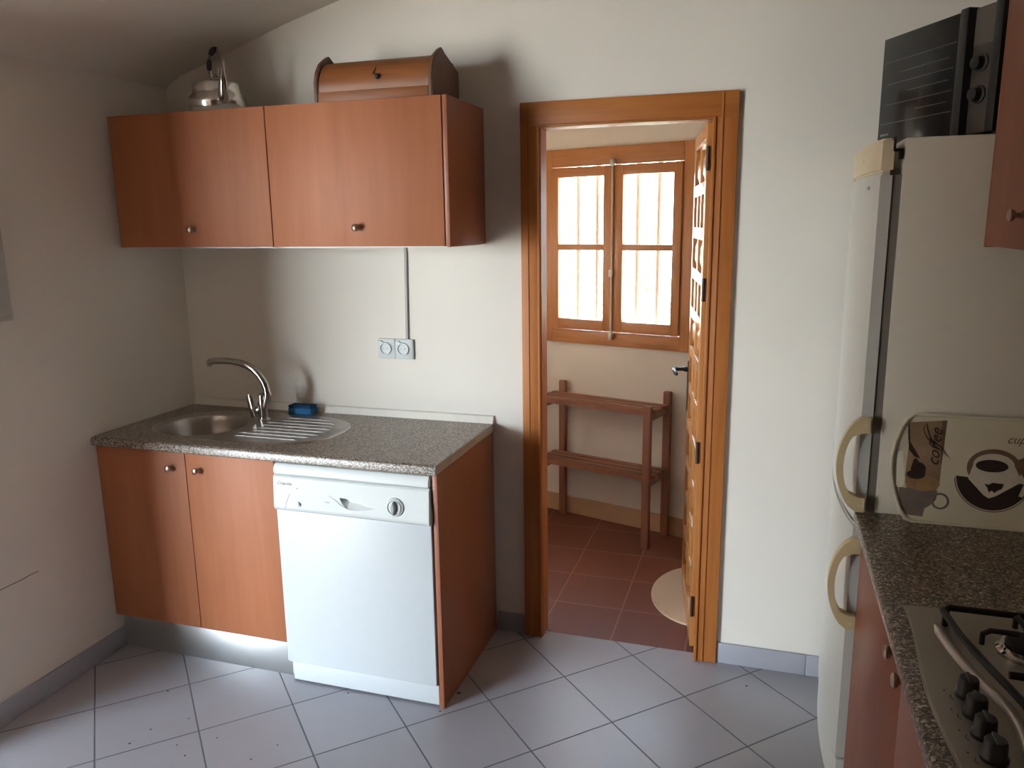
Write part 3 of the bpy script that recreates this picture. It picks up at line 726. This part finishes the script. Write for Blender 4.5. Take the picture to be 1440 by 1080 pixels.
def fhandle(d, z0, z1):
    n = 18; out, inn = [], []
    for k in range(n + 1):
        t = k / n; b = math.sin(PI * t) ** .6
        out.append((-.052 - .055 * b, z0 + (z1 - z0) * t))
        inn.append((-.046 - .043 * math.sin(PI * t) ** .34, z0 + .040 + (z1 - z0 - .080) * t))
    poly = [(-.030, z0)] + out + [(-.030, z1), (-.030, z1 - .040)] + inn[::-1] + [(-.030, z0 + .040)]
    # near plate sits on the door's edge face
    bm_ = bmesh.new(); a = [bm_.verts.new((x, -.030, z)) for x, z in poly]; f = bm_.faces.new(a)
    r = bmesh.ops.extrude_face_region(bm_, geom=[f]); bmesh.ops.translate(bm_, verts=[v for v in r['geom'] if isinstance(v, bmesh.types.BMVert)], vec=(0, .029, 0))
    bmesh.ops.triangulate(bm_, faces=[f_ for f_ in bm_.faces if len(f_.verts) > 4])
    mm = MB(); mm.bm.free(); mm.bm = bm_
    h = mm.build('handle', M_YELLOW, d, angle=45); h['label'] = 'yellowed curved handle'
    for zz in (z0 + .018, z1 - .018):
        q = MB(); q.lathe([(.005, 0), (.005, .0015), (0, .002)], (-.042, -.030, zz), (0, -1, 0), 12); q.build('screw', M_YCAP, h)
fhandle(du_, .908, 1.168); fhandle(dl_, .560, .826)

# mini oven on the fridge, turned towards the room
fgm = Matrix.Translation((FX, FY0, 0))
ov = thing('countertop_oven', 'black mini oven on top of the fridge', 'oven', (0, 0, 0), local=True)
OA = -math.radians(62.5)
base = fgm.inverted() @ Vector((2.752, -.262, 1.884)); base.z = 1.8862
ov.matrix_world = fgm @ Matrix.Translation(base) @ Matrix.Rotation(OA, 4, 'Z')
OWd, OHt, ODp = .452, .306, .29
MB().box(.004, .012, .008, OWd - .004, ODp, OHt, .004).build('housing', M_OVEN, ov)
m = MB(); m.box(0, -.006, .004, .322, .012, OHt, .003); od = m.build('oven_door', M_BLKGLASS, ov)
m = MB()
for k, z in enumerate((.238, .205, .178, .150, .122, .096, .070)):
    a, b = (.012, .300) if k in (0, 6) else ((.03, .295) if k % 2 == 0 else (.06 + .02 * k, .28))
    m.box(a, -.0066, z - .0006, b, -.0058, z + .0006)
m.build('printed_lines', M_LINE, od)
text_obj('lettering', 'severin', M_INKG, od, .013, frame_mat((.014, -.0066, .036), (1, 0, 0), (0, 0, 1)), .0002, .15)
m = MB(); m.box(.322, -.022, .004, .352, .012, OHt + .002, .004); m.build('door_handle', M_BLACK, od)
m = MB(); m.box(.352, .0, .006, .425, .012, OHt - .002, .002); cpn = m.build('control_panel', M_OVEN, ov)
MB().box(.354, -.0015, .215, .423, .001, OHt - .006).build('panel_top', plain('taupe_print', (.13, .115, .095), rough=.5), cpn)
for z in (.172, .098):
    m = MB(); m.lathe([(.022, 0), (.022, .004), (.017, .006), (.0155, .022), (0, .0235)], (.387, .0, z), (0, -1, 0), 24); m.build('dial', M_BLACK, cpn)
m = MB(); m.box(.425, -.010, .004, OWd, .012, OHt + .002, .004); m.build('side_trim', M_BLACK, ov)
for xx in (.03, OWd - .03):
    for yy in (.03, ODp - .03): MB().lathe([(.011, -.003), (.011, .010)], (xx, yy, .001), (0, 0, 1), 12).build('foot', M_BLACK, ov)

# ------------------------------------------------------------------ right run: base cabinet, worktop, hob, tray
RX = 2.735
rc = thing('base_cabinet', 'cherry base cabinet under the hob on the right', 'cabinet', (3.03, -1.5, 0))
RY1, RY0 = -.700, -2.35
m = MB(); m.box(RX + .02, RY0, .10, XR - .01, RY1 - .002, .865); m.build('carcass', M_WHITE, rc)
m = MB(); m.box(RX + .05, RY0, 0, RX + .062, RY1 - .004, .10); m.build('plinth', M_ALU, rc)
ys = [(-.701, -1.3765, -1.322), (-1.3785, -2.05, -1.425), (-2.052, -2.35, -2.1)]
for a, b, ky in ys:
    d = MB().box(RX, b, .11, RX + .018, a, .866, .0015).build('door', M_CHERRY_SHADE, rc); knob(d, (RX, ky, .842), (-1, 0, 0), .0145)
rw = thing('worktop', 'dark speckled worktop on the right holding the hob', 'worktop', (3.02, -1.5, .868))
prof = [(RX - .012, .8690), (RX - .020, .873), (RX - .021, .893), (RX - .018, .899), (RX - .010, .9015), (XR - .002, .9015), (XR - .002, .8690)]
m = MB(); m.prism([(x, RY0, z) for x, z in prof], (0, RY1 + .0305 - RY0, 0)); m.build('slab', M_GRANITE_D, rw)

hb = thing('gas_hob', 'stainless steel gas hob set into the right worktop', 'hob', (3.0, -1.52, .9025))
HY1, HY0, HX0, HX1 = -1.235, -1.81, 2.752, 3.262
ZH = .9022
def hx(y):
    t = (HY1 - y) / (HY1 - HY0); return HX0 - .012 * math.sin(PI * min(1, t * 1.0)) ** 2 + .004 * math.sin(2 * PI * t)
pts = [(hx(HY1 + (HY0 - HY1) * k / 24), HY1 + (HY0 - HY1) * k / 24) for k in range(25)]
poly = [(x, y, ZH) for x, y in pts] + [(HX1, HY0, ZH), (HX1, HY1, ZH)]
m = MB(); m.prism(poly, (0, 0, .007), .004, which='end')
m.build('hob_plate', M_STEEL_HOB, hb)
# raised curved lip around the burner field
lip = [(2.797, -1.318), (2.800, -1.345), (2.806, -1.39), (2.815, -1.44), (2.829, -1.50), (2.846, -1.548), (2.857, -1.59), (2.860, -1.63), (2.856, -1.68), (2.846, -1.74), (2.832, -1.80)]
m = MB(); m.tube([(x, y, ZH + .008) for x, y in lip], [.003] + [.0105] * 9 + [.003], 12, flat=.8); m.build('raised_lip', M_STEEL_HOB, hb)
for y in (-1.557, -1.612, -1.667, -1.722):
    m = MB(); m.lathe([(.0195, 0), (.0195, .006), (.0165, .010), (.0155, .030), (.0135, .033), (0, .0335)], (2.801, y, ZH + .007), (0, 0, 1), 24); kn = m.build('knob', M_BLACK, hb)
    m = MB(); m.box(2.7975, y - .016, ZH + .038, 2.8045, y + .016, ZH + .0425, .002); m.build('pointer', M_BLACK, kn)
for y in (-1.557, -1.612, -1.667, -1.722):
    m = MB(); m.tube([(2.776, y - .004, ZH + .0072), (2.773, y - .012, ZH + .0072), (2.777, y - .018, ZH + .0072)], .0007, 6); m.build('printed_mark', M_INK, hb)
    m = MB(); m.lathe([(.0017, 0), (.0017, .0005), (0, .0006)], (2.768, y + .006, ZH + .007), (0, 0, 1), 8); m.build('printed_mark', M_INK, hb)
for bx_, by_, r in ((2.935, -1.385, .046), (2.945, -1.66, .036), (3.14, -1.385, .036), (3.14, -1.66, .046)):
    m = MB(); m.lathe([(r + .006, 0), (r + .006, .006), (r, .010), (r * .95, .016), (0, .016)], (bx_, by_, ZH + .007), (0, 0, 1), 28); bu = m.build('burner', M_CHROME, hb)
    m = MB(); m.lathe([(r * .80, .016), (r * .82, .020), (r * .74, .025), (0, .026)], (bx_, by_, ZH + .007), (0, 0, 1), 28); m.build('burner_cap', M_IRON, bu)
# pan support: outer frame following the lip plus fingers
m = MB(); Z = ZH + .040; rr_ = .0065
fr_ = [(2.822, -1.300), (2.808, -1.318), (2.812, -1.355), (2.818, -1.41), (2.828, -1.46), (2.842, -1.52), (2.856, -1.575), (2.866, -1.62), (2.864, -1.70), (2.856, -1.76), (2.870, -1.775), (3.205, -1.775), (3.215, -1.765), (3.215, -1.310), (3.205, -1.300), (2.822, -1.300)]
m.tube([(x, y, Z) for x, y in fr_], rr_, 8)
for bx_, by_ in ((2.935, -1.385), (2.945, -1.66), (3.14, -1.385), (3.14, -1.66)):
    for dx, dy in ((-1, 0), (1, 0), (0, 1), (0, -1)):
        lx = {(-1, 0): .075, (1, 0): .075, (0, 1): .082, (0, -1): .10}[(dx, dy)]
        m.tube([(bx_ + dx * lx, by_ + dy * lx, Z - .024), (bx_ + dx * lx, by_ + dy * lx, Z - .004), (bx_ + dx * (lx - .012), by_ + dy * (lx - .012), Z + .004), (bx_ + dx * .018, by_ + dy * .018, Z + .004)], .0052, 8)
m.tube([(3.03, -1.30, Z), (3.03, -1.775, Z)], rr_, 8); m.tube([(2.866, -1.53, Z), (3.215, -1.53, Z)], rr_, 8)
for x, y in ((2.815, -1.31), (2.862, -1.765), (3.21, -1.31), (3.21, -1.77)): m.tube([(x, y, ZH + .007), (x, y, Z)], .006, 8)
m.build('pan_support', M_IRON, hb, weld=False)

# serving tray leaning on the fridge side; local: x along, y out of the face (towards -Y), z up the tray
TW, TH_ = .46, .283
ty = thing('serving_tray', 'cream coffee-print serving tray leaning against the fridge side', 'tray', (2.790, -.7135, .9030), local=True, rot=(-math.radians(6.5), 0, 0))
def rounded(e):
    pts = []
    lft = [(.060, 0), (.042, .007), (.026, .036), (.012, .078), (.003, .125), (.002, .165), (.009, .21), (.022, .25), (.034, .270), (.050, TH_)]
    cx, cz = .23, TH_ / 2
    for x, z in lft: pts.append((x, z))
    for x, z in lft[::-1]: pts.append((TW - x, z))
    return [(cx + (x - cx) * e, cz + (z - cz) * (1 - (1 - e) * 1.6)) for x, z in pts]
slot = [(.026 + .0095 * math.cos(q) , .136 + (.040 if math.sin(q) > 0 else -.040) + .0095 * math.sin(q)) for q in [2*PI*k/24 for k in range(24)]]
# plate with hand slots: triangulated fill
def plate(m, outer, holes, y0, y1):
    bm_ = m.bm
    for y, flip in ((y0, False), (y1, True)):
        es = []
        for lp in [outer] + holes:
            vs = [bm_.verts.new((x, y, z)) for x, z in lp]
            es += [bm_.edges.new((vs[k], vs[(k+1) % len(vs)])) for k in range(len(vs))]
        bmesh.ops.triangle_fill(bm_, edges=es, use_beauty=True)
    bm_.verts.ensure_lookup_table()
    n0 = sum(len(l) for l in [outer] + holes); vs = bm_.verts[:]; i = 0
    for lp in [outer] + holes:
        n = len(lp)
        for k in range(n):
            a, b = vs[i + k], vs[i + (k+1) % n]; c, d = vs[n0 + i + (k+1) % n], vs[n0 + i + k]
            bm_.faces.new((a, b, c, d))
        i += n
m = MB(); plate(m, rounded(1.), [slot, [(TW - x, z) for x, z in slot][::-1]], 0, .004)
m.build('tray_base', M_TRAY, ty, smooth=False)
m = MB(); ro = rounded(1.); m.tube([(x, -.003, z) for x, z in ro + ro[:2]], .0045, 8, cap=False, flat=1.); m.build('rim', M_TRAY, ty)
YP = -.0004
def decal(name, pts, mat, lvl, par=ty):
    m = MB(); m.prism([(x, YP - lvl * .0002, z) for x, z in pts], (0, -.0002, 0)); return m.build(name, mat, par, smooth=False)
def ell(cx, cz, a, b, q0=0, q1=2*PI, n=32): return [(cx + a * math.cos(q0 + (q1 - q0) * k / n), cz + b * math.sin(q0 + (q1 - q0) * k / n)) for k in range(n + (0 if q1 - q0 >= 2*PI - .01 else 1))]
pnl = decal('printed_panel', [(.040, .262), (.127, .272), (.124, .216), (.121, .160), (.119, .100), (.110, .082), (.042, .088), (.037, .121), (.041, .200), (.036, .240)], M_TBROWN, 0)
decal('panel_edge', [(.116, .271), (.127, .272), (.124, .216), (.121, .160), (.117, .160), (.1175, .216)], M_TMID, 1, pnl)
decal('cup_print', [(.024, .088), (.116, .086), (.114, .062), (.100, .045), (.088, .036), (.085, .014), (.046, .016), (.034, .032), (.027, .055)], M_TGREY, 1, pnl)
decal('crema_print', ell(.079, .104, .041, .022), M_TFOAM, 2, pnl); decal('crema_shadow', ell(.062, .125, .022, .012), M_TDARK, 3, pnl)
decal('heart_print', [(.049, .140), (.055, .165), (.060, .168), (.068, .158), (.078, .155), (.085, .145), (.083, .128), (.066, .121), (.053, .126)], M_TDARK, 4, pnl)
decal('swirl_print', [(.036, .258), (.040, .255), (.044, .21), (.060, .185), (.070, .168), (.056, .172), (.042, .190), (.039, .22)], M_TDARK, 2, pnl)
m = MB(); m.tube([(.1235 + .0185 * math.cos(q), YP - .0004, .059 + .0195 * math.sin(q)) for q in [2*PI*k/28 for k in range(29)]], .0028, 8, cap=False, flat=.3)
m.build('handle_print', M_TGREY, pnl)
def ttext(name, body, size, x, z, xa, ya, mat, sh=.35, par=ty, lvl=6): return text_obj(name, body, mat, par, size, frame_mat((x, YP - lvl * .0002, z), (xa[0], 0, xa[1]), (ya[0], 0, ya[1])), .0002, sh)
ttext('lettering', 'coffee', .040, .113, .150, (.04, 1), (-1, .04), M_TDARK, .45, pnl)
m = MB()
for dx in (0, .010): m.tube([(.078 + dx*.2, YP - .0012, .262), (.072 + dx, YP - .0012, .245 + dx*.2), (.082 + dx, YP - .0012, .222), (.108 + dx, YP - .0012, .200), (.136 + dx*.4, YP - .0012, .176 - dx*.4)], [.0006, .0012, .0016, .0013, .0005], 6, flat=.3)
m.build('lettering_stroke', M_TDARK, pnl)
sc_ = decal('saucer_print', [(.155, .130)] + ell(.240, .130, .083, .084, PI * 1.02, PI * 1.93) + [(.312, .085), (.300, .088), (.310, .120)], M_TDARK, 1)
m = MB(); m.tube([(.240 + .087 * math.cos(q), YP - .0004, .130 + .088 * math.sin(q)) for q in [PI * 1.02 + PI * .93 * k / 24 for k in range(25)]], .0011, 6, flat=.3); m.build('saucer_line', M_TMID, sc_)
cu_ = decal('big_cup_ring', ell(.241, .155, .062, .050), M_TMID, 2)
decal('big_cup', [(.184, .125), (.193, .160)] + ell(.240, .163, .047, .030, PI, 0, 16) + [(.289, .160), (.306, .126), (.250, .084), (.234, .077), (.222, .084)], M_TWHITE, 3, cu_)
decal('big_cup_coffee', ell(.236, .161, .037, .016), M_TDARK, 4, cu_)
decal('cup_emblem', [(.222, .114), (.232, .112), (.240, .118), (.266, .117), (.262, .104), (.252, .098), (.246, .092), (.240, .098), (.233, .092), (.230, .103)], M_TDARK, 4, cu_)
ttext('lettering', 'cup', .030, .264, .222, (1, .04), (-.04, 1), M_TMID, .4)
decal('corner_print', [(.292, .180), (.340, .210), (.352, .150), (.318, .120), (.300, .150)], M_TMID, 1)

# wall cabinet on the right
rwc = thing('wall_cabinet', 'cherry wall cabinet beside the mini oven on the right', 'cabinet', (3.14, -1.3, 1.618))
UX, UY1 = 2.955, -.708
m = MB(); m.box(UX + .020, -2.35, 1.618, XR - .002, UY1, 1.634); m.box(UX + .020, -2.35, 2.16, XR - .002, UY1, 2.176); m.box(UX + .020, UY1 - .016, 1.618, XR - .002, UY1, 2.176); m.box(XR - .012, -2.35, 1.62, XR - .002, UY1, 2.17); m.box(UX + .020, -2.35, 1.618, XR - .002, -2.334, 2.17)
m.build('carcass', M_WHITE, rwc)
MB().box(UX + .0005, UY1, 1.616, XR - .002, UY1 + .016, 2.178, .001).build('end_panel', M_CHERRY_SHADE, rwc)
for a, b, ky in ((UY1 - .001, -1.255, -.975), (-1.258, -1.80, -1.5), (-1.803, -2.35, -2.1)):
    d = MB().box(UX, b, 1.619, UX + .018, a, 2.178, .0015).build('door', M_CHERRY_SHADE, rwc); knob(d, (UX, ky, 1.690), (-1, 0, 0))

# crumbs on the tiles
m = MB(); rnd = random.Random(3)
sp_ = [(1.453, -.489, .010), (.515, -.988, .004), (.410, -.783, .005), (.942, -1.021, .004), (.502, -1.070, .005), (1.063, -.604, .004), (2.46, -.145, .005), (1.43, -.610, .004), (.765, -.961, .003), (.983, -.935, .003), (.723, -1.068, .004), (.600, -.90, .003), (.66, -1.03, .003)]
for x, y, r in sp_:
    a0 = rnd.random() * 6; pts = [(x + r * (1 if k % 2 else .6) * math.cos(a0 + k * PI / 3), y + r * .6 * math.sin(a0 + k * PI / 3), .0003) for k in range(6)]
    m.prism(pts, (0, 0, .0015))
tag(m.build('floor_crumbs', M_CRUMB, org=(.9, -.8, 0), weld=False), 'dark crumbs scattered on the grey floor tiles', 'crumbs', kind='stuff')

# ------------------------------------------------------------------ light
wd = bpy.data.worlds.new('World'); bpy.context.scene.world = wd; wd.use_nodes = True
nt = wd.node_tree; bg = nt.nodes['Background']
tc = nt.nodes.new('ShaderNodeTexCoord'); sx_ = nt.nodes.new('ShaderNodeSeparateXYZ'); nt.links.new(tc.outputs['Generated'], sx_.inputs[0])
rp = nt.nodes.new('ShaderNodeValToRGB'); rp.color_ramp.elements[0].color = (.84, .94, 1.0, 1); rp.color_ramp.elements[1].color = (.62, .80, 1.0, 1)
rp.color_ramp.elements[0].position = .0; rp.color_ramp.elements[1].position = .55
nt.links.new(sx_.outputs[2], rp.inputs['Fac']); nt.links.new(rp.outputs[0], bg.inputs['Color'])
bg.inputs['Strength'].default_value = 42.0
su = bpy.data.lights.new('sun', 'SUN'); su.energy = 60; su.angle = .01; su.color = (1, .93, .82)
so_ = bpy.data.objects.new('sun', su); C.objects.link(so_); so_.rotation_euler = (math.radians(22), 0, math.radians(200))
def portal(name, loc, rot, sx, sy):
    l = bpy.data.lights.new(name, 'AREA'); l.shape = 'RECTANGLE'; l.size = sx; l.size_y = sy; l.cycles.is_portal = True
    o = bpy.data.objects.new(name, l); C.objects.link(o); o.location = loc; o.rotation_euler = rot; return o
portal('garden_portal', ((GX0 + GX1) / 2, YF - .21, GZ / 2), (PI/2, 0, 0), GX1 - GX0, GZ)
portal('added_opening_portal', (.48, .53, 1.40), (0, -PI/2, 0), .40, .26)  # guides sky light through the added back room opening
pw = fw(.4425, -.24, 1.545)
portal('window_portal', pw, (PI/2, 0, math.atan2(D.y, D.x) + PI), .83, .92).rotation_euler = (-PI/2, 0, math.atan2(D.y, D.x))

# ------------------------------------------------------------------ camera
cam = bpy.data.cameras.new('camera'); co = bpy.data.objects.new('camera', cam); C.objects.link(co)
cam.sensor_fit = 'HORIZONTAL'; cam.sensor_width = 36; cam.lens = 1104.28 * 36 / 1440; cam.clip_start = .02
yaw, pit, rol = math.radians(17.7208), math.radians(11.5127), math.radians(-.745)
f = Vector((-math.sin(yaw) * math.cos(pit), math.cos(yaw) * math.cos(pit), -math.sin(pit)))
r = Vector((math.cos(yaw), math.sin(yaw), 0)); u = r.cross(f)
r2 = r * math.cos(rol) + u * math.sin(rol); u2 = -r * math.sin(rol) + u * math.cos(rol)
mw = Matrix((r2, u2, -f)).transposed().to_4x4(); mw.translation = (2.44476, -2.9002, 1.68528)
co.matrix_world = mw
sc = bpy.context.scene; sc.camera = co
sc.view_settings.view_transform = 'Standard'; sc.view_settings.look = 'None'
sc.view_settings.exposure = .08; sc.view_settings.gamma = 1; sc.view_settings.use_curve_mapping = False
sc.cycles.max_bounces = 10; sc.cycles.diffuse_bounces = 6; sc.cycles.transmission_bounces = 6
sc.cycles.use_denoising = True
for o in list(bpy.data.objects):
    if '_org' in o: del o['_org']
